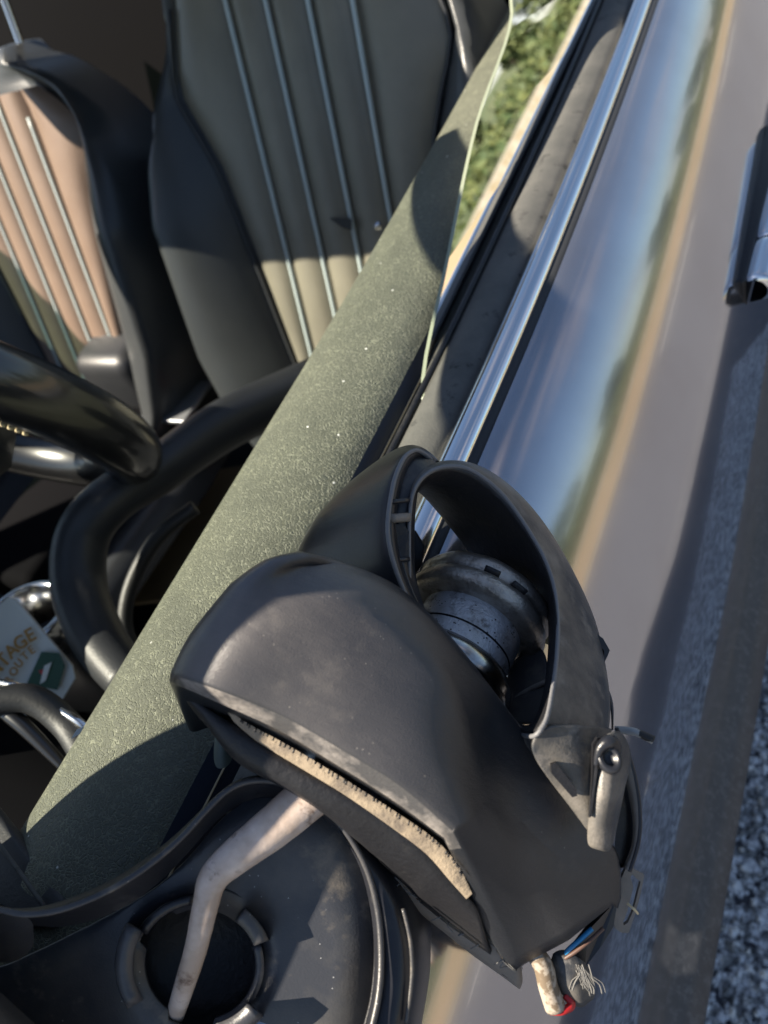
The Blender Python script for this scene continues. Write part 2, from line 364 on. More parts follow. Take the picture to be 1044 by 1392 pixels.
def extrude(name, P, y0, y1, m, parent, ny=30, **k):
    ys = np.linspace(y0, y1, ny); rows = [[Vector((x + bend(y), y, z)) for x, z in P] for y in ys]
    return grid(name, rows, m, parent, **k)
door = extrude('door', PR2, -.14, 1.28, paint, car, 40, flip=True)
door['label'] = 'glossy silver grey painted driver door'
extrude('front_fender', PR2, -1.5, -.145, paint, car, 30, flip=True)
extrude('rear_quarter_panel', PR2, 1.285, 2.4, paint, car, 24, flip=True)
extrude('side_sill', sk, -1.0, 2.0, mat('dusty_sill_paint', (.05, .053, .06), rough=.5, col2=(.07, .072, .078), cscale=40, dust=(.16, .16, .165), dscale=160, dlev=(.5, .8)), car, 30, flip=True)
# belt: dark strip, chrome strip, rubber seal
def rx(r, z=H): return r * (1.3 - z)
extrude('belt_gasket', [(rx(-.592) , H + .001), (rx(-.58), H + .0025), (rx(-.563), H + .0005), (rx(-.560), H - .008)], .03, 1.28, trim, door, 40, flip=True)
ch = [(rx(-.645), H + .001)] + [(rx(-.645) + (rx(-.585) - rx(-.645)) * t, H + .001 + .0085 * math.sqrt(1 - (2 * t - 1) ** 2)) for t in (.01, .04, .09, .16, .26, .38, .5, .62, .74, .84, .91, .96, .99)] + [(rx(-.585), H - .001)]
extrude('chrome_strip', ch, .035, 1.28, chrome, door, 40, flip=True)
sl = [(rx(-.742), H - .03), (rx(-.741), H + .002)] + [(rx(-.738) + (rx(-.650) - rx(-.738)) * t, H + .004 + .005 * math.sin(math.pi * t)) for t in np.linspace(.02, .98, 8)] + [(rx(-.645), H - .002)]
extrude('window_seal', sl, .03, 1.28, seal, door, 50, flip=True)
# leather pad on top of the door, seam and outer slope into the window slot
pd = [(-1.13, -.10), (-1.115, -.03), (-1.09, -.004), (-1.06, .008), (-1.0, .015), (-.94, .016), (-.88, .012), (-.84, .006), (-.815, -.001)]
pd = [tuple(q) for q in spline([(rx(a), H + b) for a, b in pd], 5)]
def padrows():
    ys = np.linspace(-.085, 1.25, 60); rows = []
    for y in ys:
        k = 1 + .0 * y; e = min(1, max(0, (y + .085) / .05)) ** .5
        rows.append([Vector((x + bend(y) + (1 - e) * .03 * ((-x - .28) / .1) , y, z - (1 - e) * .02)) for x, z in pd])
    return rows
pad = grid('door_pad', padrows(), padm, door, flip=True); pad['label'] = 'grey green grained leather pad along the top of the door'
sp = [(rx(-.815), H - .001), (rx(-.805), H - .006), (rx(-.795), H - .012), (rx(-.783), H - .03), (rx(-.775), H - .07)]
extrude('slot_lining', sp, -.06, 1.25, mat('navy_black_vinyl', (.02, .028, .045), rough=.4, bump=.3, bscale=500), door, 40, flip=True)
tube('seal_lip', [(rx(-.746) + bend(y), y, H + .005) for y in np.linspace(.16, 1.25, 24)], .0024, blackm, door, seg=8, n=2)
tube('seam', [(rx(-.795) + bend(y), y, H - .0105) for y in np.linspace(-.05, 1.2, 20)], .0006, thread, door, seg=6, n=2)
# inner door face
extrude('inner_door_panel', [(rx(-1.13), H - .10), (rx(-1.10), .70), (rx(-1.16) , .62), (rx(-1.10), .5), (rx(-1.1), .25)], -.05, 1.25, darkleather, door, 20, flip=True)

# side window, frameless, pane leaning in
tau = math.radians(26.5); gx = rx(-.752)
def G(y, s, off=0): return Vector((gx - math.sin(tau) * s + bend(y) * .6 - off * math.cos(tau), y, H - .01 + math.cos(tau) * s))
def Gpix(u, v):    # pixel onto the pane
    n = Vector((math.cos(tau), 0, math.sin(tau))); c = Vector((gx, 0, H - .01)); r = ray(u, v); return CAM + r * ((c - CAM).dot(n) / r.dot(n))
e0, e1 = Gpix(577, 540), Gpix(707, 15)
print('glass edge', e0, e1)
def Gs(p): return p.y, (p.z - (H - .01)) / math.cos(tau)
ya, sa = Gs(e0); yb, sb = Gs(e1)
print(ya, sa, yb, sb)
eb = [(ya - .012, -.05), (ya, sa), Gs(Gpix(612, 350)), Gs(Gpix(655, 165)), (yb, sb), (yb + .05, sb + .055), (yb + .16, sb + .09), (1.22, sb + .07), (1.26, -.05)]
bound = [tuple(q) for q in spline([(a, b) for a, b in eb[:7]], 6)] + [(1.22, sb + .07), (1.26, -.05)]
V = [G(a, b) for a, b in bound] + [G(a, b, .0032) for a, b in bound]; n = len(bound)
wg = mesh('side_window', V, [tuple(range(n)), tuple(range(2 * n - 1, n - 1, -1))], tint, door, smooth=False)
wg['label'] = 'green tinted frameless side window partly raised'
k = 38
mesh('glass_edge', V, [(i, i + n, i + 1 + n, i + 1) for i in range(n - 1)], edgeg, wg, smooth=False)

# door handle in its recess
h = empty('door_handle'); h.parent = door; h.location = -car.location
def doorpt(u, v, lift=0):
    r = ray(u, v)
    # march to the skin profile
    best = None
    for z in np.linspace(.94, .3, 600):
        p = CAM + r * ((z - CAM.z) / r.z)
        xx = np.interp(-z, [-q[1] for q in PR2], [q[0] for q in PR2]) + bend(p.y)
        e = p.x - xx
        if best is not None and best * e <= 0: return p + Vector((lift * .9, 0, lift * .4))
        best = e
    return p
a = doorpt(1018, 395, .012); b = doorpt(1040, 150, .012)
print('handle', a, b)
nrm = Vector((.93, 0, .36)); ydir = Vector((0, 1, 0)); tz = nrm.cross(ydir).normalized()
hp = doorpt(1010, 400); 
def hb(y, w, l): return Vector((hp.x, hp.y + y, hp.z)) + tz * w + nrm * l
prof = [(-.013, .0), (-.016, .016), (-.010, .026), (0, .029), (.010, .026), (.016, .016), (.013, .0)]
rows = []
for y in (.000, .002, .008, .03, .058, .0585): rows.append([hb(y, w * (.8 if y in (0, .0585) else 1), l * (.75 if y == 0 else 1)) for w, l in prof])
grid('handle_end', rows, chrome, h, sub=2)
rows = []
for y in (.0605, .061, .12, .20, .24, .245): rows.append([hb(y, w * 1.05 * (.8 if y in (.0605, .245) else 1), l * 1.1) for w, l in prof])
grid('grip', rows, chrome, h, sub=2)
box('gasket', (hp.x - .015, hp.y - .004, hp.z - .016), (hp.x + .003, hp.y + .25, hp.z + .018), blackm, h, bevel=.003)

# ---- body shell round the cabin: floor, dash, windscreen, pillar, roof, far side
cx_c = -.98
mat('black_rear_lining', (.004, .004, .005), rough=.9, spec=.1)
box('cabin_floor', (-1.85, -.6, .16), (-.28, 2.0, .20), trim, car)
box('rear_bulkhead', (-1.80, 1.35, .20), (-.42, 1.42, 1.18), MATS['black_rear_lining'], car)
def shell(name, sec, m, n=1, **k): return grid(name, sec, m, car, **k)
# roof
HY = .44       # header line
rr = []
for y in (HY, HY + .06, .7, 1.0, 1.35, 1.7):
    zt = 1.30 + .03 * math.sin((y - HY) / 1.4 * math.pi)
    rr.append([Vector((x, y, zt - .02 * abs((x + 1.04) / .37) ** 3)) for x in (-1.36, -1.32, -1.19, -1.02, -.87, -.74, -.68)])
roof = grid('roof', rr, paint, car, solid=.02)
# windscreen pillar out of view, its foot widened to cast the shade band, then the rail that runs back to the header
def bar(name, sec, th=.012):
    """sheet between two edge polylines, given thickness"""
    return grid(name, sec, trim, car, solid=th, off=0)
pin = [Vector(p) for p in ((-.405, -.105, .93), (-.435, -.055, 1.08), (-.477, .003, 1.29), (-.58, .22, 1.31), (-.70, .45, 1.30))]
pout = [Vector(p) for p in ((-.219, -.105, .93), (-.270, -.055, 1.08), (-.340, .003, 1.29), (-.53, .22, 1.33), (-.65, .45, 1.31))]
bar('windscreen_pillar_with_shade_foot', [pin, pout])
cx_r = -1.04
mir = lambda p: Vector((-2.06 - p.x, p.y, p.z))
bar('windscreen_pillar_with_shade_foot', [[mir(p) for p in pout], [mir(p) for p in pin]])
rows = []
for q in np.linspace(0, 4, 13):
    k_ = min(3, int(q)); a = pin[k_].lerp(pin[k_ + 1], q - k_); b = mir(a); row = []
    for t in np.linspace(0, 1, 9):
        p = a.lerp(b, t); p.y -= (.16 * (1 - q / 4)) * math.sin(math.pi * t); row.append(p)
    rows.append(row)
grid('windscreen', rows, clearg, car)
slab('screen_base_trim', [U(u, v, d) for u, v, d in ((-90, 1010, .484), (0, 1112, .429), (50, 1175, .402), (94, 1236, .380), (70, 1262, .377), (0, 1268, .386), (-90, 1240, .407))], trim, car, .008, bevel=.002)
tube('screen_seal', [U(-60, 1080, .436), U(0, 1150, .409), (U(60, 1232, .380))], .0012, seal, car, seg=6)
# bonnet and cowl
rows = []
for y, zc in ((-.05, .93), (-.3, .90), (-.8, .84), (-1.4, .74), (-1.7, .6)):
    rows.append([Vector((cx_c + t * .775 + 0, y - .22 * (1 - t * t), zc - .01 + .03 * (1 - t * t) - .02 * t ** 4)) for t in np.linspace(-1, 1, 13)])
grid('bonnet', rows, paint, car)
# dashboard
rows = []
for y, z in ((-.25, .86), (-.10, .87), (.0, .85), (.05, .80), (.07, .74), (.04, .66), (-.02, .5), (-.3, .3)):
    rows.append([Vector((x, y, z)) for x in np.linspace(-1.6, -.46, 9)])
grid('dashboard', rows, mat('matt_black_dash', (.004, .004, .005), rough=.9, spec=.05), car)
# passenger side: door with belt, pane lowered halfway
mx_ = lambda P: [(2 * cx_c - x, z) for x, z in P]
far = PR2[::3]
extrude('passenger_door', [(2 * cx_c - x, z) for x, z in far] , -.14, 1.28, paint, car, 8)
extrude('passenger_door_panel', [(2 * cx_c - rx(-.7), H - .01), (2 * cx_c - rx(-1.0), H), (2 * cx_c - rx(-1.12), H - .03), (2 * cx_c - rx(-1.15), .2)], -.14, 1.28, darkleather, car, 8)
def FG(y, s): return Vector((2 * cx_c - gx + math.sin(tau) * s, y, H - .01 + math.cos(tau) * s))
mesh('passenger_window', [FG(-.05, -.02), FG(1.2, -.02), FG(1.2, .20), FG(.7, .20), FG(.25, .17)], [(0, 1, 2, 3, 4)], tint, car, smooth=False)

# ---- seats
bolm = mat('bolster_leather', (.040, .044, .048), rough=.36, col2=(.05, .054, .056), cscale=6, bump=.25, bscale=350)
def seatpt(cx, X, s, h):          # X across, s up the reclined back, h out of it towards the front
    rc = math.radians(22); return Vector((X, .70 + math.sin(rc) * s - math.cos(rc) * h, .60 + math.cos(rc) * s + math.sin(rc) * h))
def seat(cx, bm, name, lab, top=.56):
    root = empty(name, (0, 0, 0)); root.parent = car; root.location = Vector((cx, .7, .3)) - car.location
    root['label'] = lab
    hw = lambda s: float(np.interp(s, [-.16, 0, .2, .31, .41, .52, .62], [.105, .12, .153, .172, .212, .172, .14]))
    nx, ns = 61, 44; rows = []
    for i in range(ns + 1):
        s = -.16 + i / ns * (top + .16); q = (s + .16) / .72
        half = hw(s)
        outer = float(np.interp(s, [-.16, -.06, .05, .25, .33, .42, .52, .62], [.16, .24, .278, .286, .272, .232, .188, .155])); fade = min(1, max(0, (.45 - s) / .2)) ** .8
        e_ = max(0, 1 - (top - s) / .16) if top < .6 else 0; half *= math.sqrt(max(.02, 1 - e_ ** 2.4)); outer *= math.sqrt(max(.12, 1 - .8 * e_ ** 3))
        row = []
        for j in range(nx):
            t = -1 + 2 * j / (nx - 1); X = t * outer * 1.0; ax = abs(X)
            if ax < half: hh = .008 * math.cos(math.pi * .5 * ax / half) - .004
            else:
                w = min(1, (ax - half) / max(.02, outer - half)); bh = .012 + .075 * fade
                hh = bh * (math.sin(min(1, w * 1.25) * math.pi * .5) ** .8) * (1 if w < .8 else 1 - ((w - .8) / .2) ** 2 * 1.6)
            row.append(seatpt(cx, cx + X, s, hh))
        rows.append(row)
    # back side closing
    for r in rows:
        a, b = r[0], r[-1]; bk = Vector((0, .07, -.02))
        r.insert(0, a + bk); r.append(b + bk)
    cen_ = sum(rows[-1], Vector()) / len(rows[-1]); tp1 = [p.lerp(cen_, .25) + Vector((0, .03, .012)) for p in rows[-1]]; tp2 = [p.lerp(cen_, .7) + Vector((0, .07, .004)) for p in rows[-1]]; rows += [tp1, tp2]
    o = grid('backrest', rows, bolm, root)
    o.data.materials.append(bm)
    # pleated insert as its own panels
    pass
    xs = [-.30, -.15, -.09, -.03, .03, .09, .15, .30] if False else [-1, -.66, -.33, 0, .33, .66, 1]
    lines = [-.085, -.025, .035, .095]
    for pi in range(5):
        rows = []
        for i in range(25):
            s = -.14 + i / 24 * (top + .10); e_ = max(0, 1 - (top - s) / .16) if top < .6 else 0; w = max(.004, hw(s) * math.sqrt(max(0, 1 - e_ ** 2.4)) - .004)
            a = -w if pi == 0 else max(-w, lines[pi - 1] ); b = w if pi == 4 else min(w, lines[pi]); row = []
            if b < a + .001: b = a = min(w, max(-w, a)); b += .0005
            for t in np.linspace(0, 1, 9):
                X = a + (b - a) * t; row.append(seatpt(cx, cx + X, s, .008 + .014 * (1 - abs(2 * t - 1) ** 2.6)))
            rows.append(row)
        grid('pleat', rows, bm, root)
    for X in lines:
        tube('piping', [seatpt(cx, cx + X, s, .017) for s in np.linspace(-.12, top - .045 - .5 * max(0, abs(X) - .03), 14)], .0032, pipe, root, seg=8, n=2)
    # bolster seams
    for sg in (-1, 1):
        tube('bolster_seam', [seatpt(cx, cx + sg * (hw(s) + .001), s, .014) for s in np.linspace(-.14, top - .12, 14)], .003, darkleather, root, seg=6, n=2)
    # cushion
    rows = []
    for y, z, e in ((.14, .30, .6), (.16, .42, .9), (.22, .475, 1), (.35, .47, 1), (.55, .455, 1), (.72, .47, 1)):
        rows.append([Vector((cx + t * .27, y + .03 * t * t, z + (.05 * abs(t) ** 3 if abs(t) < .9 else -.06 * (abs(t) - .6)) * e)) for t in np.linspace(-1, 1, 17)])
    grid('cushion', rows, darkleather, root, sub=1)
    for sg in (-1, 1):
        tube('headrest_post', [seatpt(cx, cx + sg * .055, top - .03, -.05), seatpt(cx, cx + sg * .055, top + .10, -.05)], .006, chrome, root, seg=10)
    return root
seat(-.635, seatm, 'driver_seat', 'near seat in grey brown leather with upright piping lines', .62)
def on_seat(u, v, lift):
    n_ = Vector((0, -math.cos(math.radians(22)), math.sin(math.radians(22)))); c_ = Vector((0, .70, .60)) + n_ * lift; r_ = ray(u, v)
    return CAM + r_ * ((c_ - CAM).dot(n_) / r_.dot(n_))
ds = bpy.data.objects['driver_seat']
slab('dark_clip', [on_seat(448, 296, .028), on_seat(478, 297, .03), on_seat(478, 312, .03), on_seat(466, 309, .03)], blackm, ds, .003)
lathe('glint_stud', on_seat(513, 307, .026), Vector((0, -.9, .4)), [(0, .006), (.004, .004), (.006, 0)], chrome, ds, seg=16)  # stud added only for the bright glint on the backrest
seat(-1.255, seatb, 'passenger_seat', 'farther seat in sunlit tan leather with pale piping', .50)

# ---- steering wheel
sw = empty('steering_wheel'); sw.parent = car; sw.location = Vector((-.63, .26, .95)) - car.location
def wheelpt(c, ax, w, r):
    a = Vector((1, 0, 0)); a = (a - ax * a.dot(ax)).normalized(); b = ax.cross(a); return c + a * math.cos(w) * r + b * math.sin(w) * r
WC, WA = Vector((-.705, .245, 1.012)), Vector((0, .93, .37)).normalized()
tube('rim', [wheelpt(WC, WA, w, .178) for w in np.linspace(0, 2 * math.pi, 24, endpoint=False)], .0285, gloss, sw, seg=16, n=4, closed=True)
for i in range(46):
    w = -.1 - i * .034; tn = (wheelpt(WC, WA, w + .01, .178) - wheelpt(WC, WA, w - .01, .178)).normalized()
    dd = CD(-.45, -1, .42); dd = (dd - tn * dd.dot(tn)).normalized() * .0287
    tube('stitch', [wheelpt(WC, WA, w, .178) + dd, wheelpt(WC, WA, w + .020, .178) + dd], .0015, thread, sw, seg=6, n=1)
lathe('hub', WC - WA * .02, WA, [(0, .03), (.05, .03), (.075, .018), (.08, -.02), (.03, -.1)], trim, sw, seg=32)
for w in (math.pi, 0, -math.pi / 2):
    tube('spoke', [wheelpt(WC, WA, w, .06), wheelpt(WC, WA, w, .12) - WA * .01, wheelpt(WC, WA, w, .17)], [.026, .016, .014], trim, sw, seg=10, flat=.5, flatdir=WA)
tube('column', [WC - WA * .03, WC - WA * .32], [.045, .06], trim, sw, seg=20)

# ---- console, buckle and things low in the cabin
def at(u, v, z): return UZ(u, v, z)
c0 = at(235, 400, .62)
def rbox(name, c, dx, dy, dz, m, parent, ang=0, bev=.008):
    ca, sa_ = math.cos(ang), math.sin(ang); V = []
    for x in (-dx, dx):
        for y in (-dy, dy):
            for z in (-dz, dz): V.append(c + Vector((x * ca - y * sa_, x * sa_ + y * ca, z)))
    return mesh(name, V, [(0, 1, 3, 2), (4, 6, 7, 5), (0, 4, 5, 1), (2, 3, 7, 6), (0, 2, 6, 4), (1, 5, 7, 3)], m, parent, bevel=bev)
rbox('centre_armrest', at(215, 455, .60), .075, .15, .07, darkleather, car, 0, .03)
rbox('centre_console', at(215, 540, .50) + Vector((0, -.1, 0)), .09, .36, .06, MATS['matt_black_dash'], car, 0, .02)
rbox('console_panel', at(240, 545, .56), .055, .05, .004, mat('satin_silver', (.34, .36, .38), rough=.35, metal=.7), car, 0, .002)
lathe('console_button', at(192, 530, .57), Vector((0, -.3, 1)), [(0, .008), (.009, .008), (.012, 0)], mat('cream_knob', (.8, .75, .62), rough=.3), car, seg=20)
rbox('buckle', at(262, 610, .50), .02, .03, .02, blackm, car, .5, .005)
rbox('buckle_button', at(288, 592, .515), .008, .012, .006, redm, car, .5, .002)
# knee bolster arc and door pull, low dark curved forms
tube('door_pull', [U(430, 520, .90), U(310, 575, .84), U(215, 640, .77), U(150, 680, .74), U(112, 730, .74), U(108, 800, .73), U(135, 870, .70), U(180, 930, .66)], [.03, .028, .024, .024, .026, .026, .024, .02], darkleather, car, seg=14)
tube('speaker_ring', [U(265, 690, .80), U(215, 730, .80), U(180, 790, .80), U(170, 850, .80), U(190, 900, .8)], .008, trim, car, seg=8)
rbox('sunlit_carpet', at(250, 725, .30), .10, .16, .004, mat('beige_carpet', (.40, .33, .22), rough=.95, bump=1, bscale=300), car, .3, .002)
lathe('cup_holder', U(35, 835, .80), Vector((.1, .2, 1)), [(.047, -.02), (.047, 0), (.044, .003), (.040, .003), (.038, 0), (.036, -.05)], chrome, car, seg=40)
tube('dash_trim', [U(-20, 925, .58), U(30, 935, .57), U(75, 962, .56), U(112, 985, .55), U(130, 1010, .55)], .003, chrome, car, seg=10)
tube('stalk', [U(-10, 955, .57), U(30, 985, .56), U(90, 1045, .55)], [.006, .006, .004], gloss, car, seg=10)
tube('dash_moulding', [U(-30, 960, .56), U(40, 950, .565), U(90, 985, .56), U(120, 1030, .54)], .011, trim, car, seg=12)

# ------------------------------------------------------------------ printed card lying in the cabin
D = .72
cn_ = [U(-60, 880, D), U(10, 812, D), U(22, 816, D), U(98, 905, D - .005), U(102, 922, D - .005), U(85, 950, D - .005), U(-30, 1000, D)]
card = empty('printed_card', cn_[0]); tag(card, 'white card printed with gold arched lettering and a dark green picture beside the steering column', 'card')
slab('card_body', cn_, white, card, .003)
pc = U(60, 925, D); 
slab('picture', [U(56, 886, D - .009), U(80, 888, D - .009), U(88, 905, D - .010), U(78, 938, D - .010), U(56, 934, D - .010), U(36, 930, D - .009)], greenp, card, .0006)
def letters(word, pts, size, m, parent, dn):
    for ch_, (u, v, ang) in zip(word, pts):
        fc = bpy.data.curves.new('letter', 'FONT'); fc.body = ch_; fc.size = size; fc.align_x = 'CENTER'; fc.align_y = 'CENTER'; fc.extrude = .0004; fc.offset = size * .02
        o = bpy.data.objects.new('letter', fc); COL.objects.link(o); fc.materials.append(m)
        bpy.context.view_layer.update()
        me_ = bpy.data.meshes.new_from_object(o.evaluated_get(bpy.context.evaluated_depsgraph_get())); bpy.data.objects.remove(o)
        o = bpy.data.objects.new('letter', me_); COL.objects.link(o)
        if not me_.materials: me_.materials.append(m)
        w = math.radians(ang); ex = CX * math.cos(w) + CY * math.sin(w); ey = -CX * math.sin(w) + CY * math.cos(w)
        M = Matrix((ex, ey, CZ)).transposed().to_4x4(); M.translation = U(u, v, dn); o.matrix_world = M
        o.parent = parent; o.matrix_parent_inverse = Matrix.Translation(-parent.location)
letters('VINTAGE', [(-34, 938, 62), (-22, 926, 60), (-6, 912, 57), (5, 898, 51), (16, 885, 44), (28, 874, 36), (41, 864, 28)], .0172, gold, card, D - .0085)
letters('ROUTE', [(12, 925, 58), (19, 913, 54), (26, 902, 48), (34, 892, 42), (43, 884, 36)], .0105, gold, card, D - .0085)
slab('picture_flash', [U(60, 905, D - .0115), U(70, 900, D - .0115), U(62, 925, D - .0115), U(54, 930, D - .0115)], white, card, .0004)
slab('picture_mark', [U(52, 912, D - .0115), U(59, 910, D - .0115), U(57, 918, D - .0115)], redm, card, .0004)

# ------------------------------------------------------------------ the broken wing mirror
wm = empty('wing_mirror', UZ(650, 850, H)); tag(wm, 'broken black wing mirror folded over the car door with its pivot and torn wires exposed', 'wing mirror')
def PX(rows): return [[U(*p) for p in r] for r in rows]
# --- big cap
cap = [
 [(262, 985, .3600), (240, 930, .3220), (240, 920, .3180), (262, 868, .3160), (318, 798, .3150), (362, 767, .3160), (408, 756, .3220), (425, 800, .3600)],
 [(266, 990, .3500), (240.96, 924.16, .3038), (243, 916, .2990), (270, 870, .2970), (326, 800, .2960), (370, 768, .2980), (412, 757, .3060), (440, 790, .3600)],
 [(300, 985, .3450), (287.6, 943.6, .2953), (291, 930, .2895), (326, 878, .2890), (376, 815, .2935), (415, 775, .3065), (458, 768, .3150), (480, 800, .3700)],
 [(390, 1020, .3450), (378.88, 985, .2953), (385, 968, .2895), (420, 900, .2900), (468, 825, .2970), (503, 797, .3105), (534, 800, .3210), (545, 830, .3700)],
 [(478, 1070, .3450), (467.84, 1037.68, .2951), (476, 1020, .2890), (512, 955, .2910), (552, 875, .3000), (580, 848, .3135), (600, 860, .3250), (610, 890, .3700)],
 [(545, 1110, .3450), (540.16, 1083.68, .2951), (549, 1066, .2890), (580, 1010, .2925), (612, 945, .3020), (640, 935, .3165), (674, 953, .3290), (680, 990, .3700)],
 [(608, 1155, .3500), (607.84, 1133.52, .2973), (616, 1124, .2915), (636, 1112, .2950), (654, 1092, .3040), (684, 1092, .3165), (754, 1060, .3310), (755, 1085, .3700)],
 [(640, 1208, .3520), (633.8752, 1187.888, .3099), (646.36, 1183.4, .3055), (669, 1170.74, .3072), (692.28, 1151.4, .3126), (728, 1140, .3225), (798, 1118, .3320), (798, 1145, .3700)],
 [(670, 1265, .3560), (660, 1254, .3240), (677.64, 1244.6, .3200), (703, 1231.26, .3198), (731.72, 1212.6, .3214), (782, 1186, .3285), (834, 1162, .3350), (830, 1190, .3700)],
 [(704, 1322, .3600), (698, 1313, .3350), (708, 1304, .3340), (736, 1290, .3320), (770, 1272, .3300), (828, 1226, .3365), (838, 1228, .3400), (838, 1235, .3700)],
 [(706, 1318, .3750), (700, 1313, .3600), (710, 1305, .3600), (738, 1288, .3600), (772, 1268, .3600), (828, 1226, .3600), (838, 1226, .3650), (838, 1235, .3800)],
]
def cap_mesh():
    A = np.array(cap, float)                                   # 11 x 8 x 3
    def cat(P, t):
        n_ = len(P); k = min(int(t), n_ - 2); f = t - k; g = lambda q: P[min(max(q, 0), n_ - 1)]
        a, b, c, d = g(k - 1), g(k), g(k + 1), g(k + 2)
        return .5 * (2 * b + (c - a) * f + (2 * a - 5 * b + 4 * c - d) * f * f + (-a + 3 * b - 3 * c + d) * f ** 3)
    rows = []
    body_t = list(np.linspace(0, 6, 49))
    for t in body_t: rows.append([cat(A[:7, c], t) for c in range(8)])
    def prof_(r):
        row = [r[0], r[1], r[1] * .5 + r[2] * .5, r[2]]
        row += [cat(np.array([r[2], r[3], r[4]]), q * 2) for q in np.linspace(0, 1, 9)[1:]]
        row += [cat(np.array([r[4], r[5], r[6]]), q * 2) for q in np.linspace(0, 1, 7)[1:]]
        return row + [r[7]]
    out = [prof_(r) for r in rows]; ne = len(out)
    c6, c9 = out[-1], prof_(A[9]); ip5 = 3 + 8 + 3
    for q in np.linspace(0, 1, 17)[1:]:
        p = [cat(A[6:10, c], q * 3) for c in range(8)]; row = [c6[k_] * (1 - q) + c9[k_] * q for k_ in range(len(c6))]
        sh1 = p[1] - row[1]; row[0] = p[0]; row[1] = p[1]; row[2] = row[2] + sh1 * .5; b_ = min(1, q * 2)
        sh5, sh6 = p[5] - row[ip5], p[6] - row[ip5 + 3]
        for k_ in range(1, 4): row[11 + k_] = row[11 + k_] + sh5 * k_ / 3
        for k_ in range(1, 4): row[ip5 + k_] = (row[ip5 + k_] + sh5 * (3 - k_) / 3 + sh6 * k_ / 3) * (1 - b_) + (p[5] * (3 - k_) / 3 + p[6] * k_ / 3) * b_
        row[-1] = p[7]; out.append(row)
    out.append(prof_(A[10]))
    w = len(out[0]); V = [U(*p) for r in out for p in r]; n_ = len(out)
    Fc = [(i_ * w + j_, i_ * w + j_ + 1, (i_ + 1) * w + j_ + 1, (i_ + 1) * w + j_) for i_ in range(n_ - 1) for j_ in range(w - 1)]
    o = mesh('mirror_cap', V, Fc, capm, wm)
    b = o.modifiers.new('bevel', 'BEVEL'); b.width = .0011; b.segments = 3; b.limit_method = 'WEIGHT'; b.harden_normals = False
    at = o.data.attributes.new('bevel_weight_edge', 'FLOAT', 'EDGE')
    for e in o.data.edges:
        a_, c_ = sorted(e.vertices); (ra_, ca_), (rc_, cc_) = divmod(a_, w), divmod(c_, w)
        if ca_ == cc_ and (ca_ in (1, 3, ip5 + 3) or (ca_ == ip5 and ra_ >= ne + 2)) and 4 < ra_ < n_ - 2: at.data[e.index].value = 1
        if ra_ == rc_ == ne - 1 and 3 <= ca_ < 11: at.data[e.index].value = 1
    s_ = o.modifiers.new('solid', 'SOLIDIFY'); s_.thickness = .002; s_.offset = -1
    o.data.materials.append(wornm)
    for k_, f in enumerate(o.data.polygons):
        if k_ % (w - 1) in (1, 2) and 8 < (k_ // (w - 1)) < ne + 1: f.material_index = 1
    return o
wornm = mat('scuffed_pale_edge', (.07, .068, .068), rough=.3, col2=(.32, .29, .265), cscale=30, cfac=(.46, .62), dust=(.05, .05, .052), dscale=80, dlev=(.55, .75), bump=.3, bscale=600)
o = cap_mesh()
o['label'] = 'large smooth dark grey cap'
# tan rim under the cap, with teeth, then the dark underside
rimA = [(305, 962, .302), (340, 985, .301), (400, 1018, .300), (470, 1060, .299), (540, 1105, .299), (590, 1140, .300), (622, 1175, .303), (642, 1215, .309)]
rimB = [(314, 975, .304), (345, 1002, .303), (400, 1036, .302), (468, 1078, .301), (534, 1124, .301), (578, 1158, .303), (608, 1192, .306), (634, 1222, .312)]
ra, rb = spline(rimA, 5), spline(rimB, 5)
grid('rim_lip', [[U(*(p + np.array([0, 0, .002]))) for p in ra], [U(*p) for p in rb], [U(*(p + np.array([6, 10, .008]))) for p in rb]], lip, wm)
for i in range(60):
    q = (i + random.uniform(-.4, .4)) / 60 * (len(ra) - 8) + 3.5; a = ra[int(q)] * (1 - q % 1) + ra[min(len(ra) - 1, int(q) + 1)] * (q % 1)
    p = U(a[0] + 1, a[1] + 1, a[2] - .0005)
    if random.random() < .2: continue
    tube('rim_tooth', [p, p + CD(-.0004, -random.uniform(.0006, .0018), 0)], random.uniform(.0003, .00055), blackm, wm, seg=5, n=1)
und = []
for (a, b, c, d2) in zip(spline([(244, 940, .312), (300, 975, .308), (400, 1037, .306), (470, 1080, .304), (534, 1126, .304), (580, 1162, .306), (612, 1196, .309), (650, 1240, .315)], 4),
                         spline([(262, 965, .314), (306, 1012, .306), (388, 1062, .305), (455, 1100, .305), (516, 1150, .314), (556, 1190, .316), (590, 1225, .320), (660, 1280, .325)], 4),
                         spline([(284, 992, .322), (318, 1038, .310), (385, 1076, .308), (440, 1112, .309), (500, 1165, .318), (545, 1210, .336), (590, 1255, .338), (668, 1305, .34)], 4),
                         spline([(300, 995, .36), (330, 1040, .36), (388, 1066, .36), (440, 1102, .36), (505, 1150, .36), (560, 1195, .36), (610, 1240, .36), (672, 1290, .36)], 4)):
    j = np.array([random.uniform(-1.5, 1.5), random.uniform(-1.5, 1.5), random.uniform(-.0006, .0006)])
    und.append([U(*a), U(*(b + j)), U(*(c + j)), U(*d2)])
grid('cap_underside', und, blackm, wm, sub=1, solid=.002)
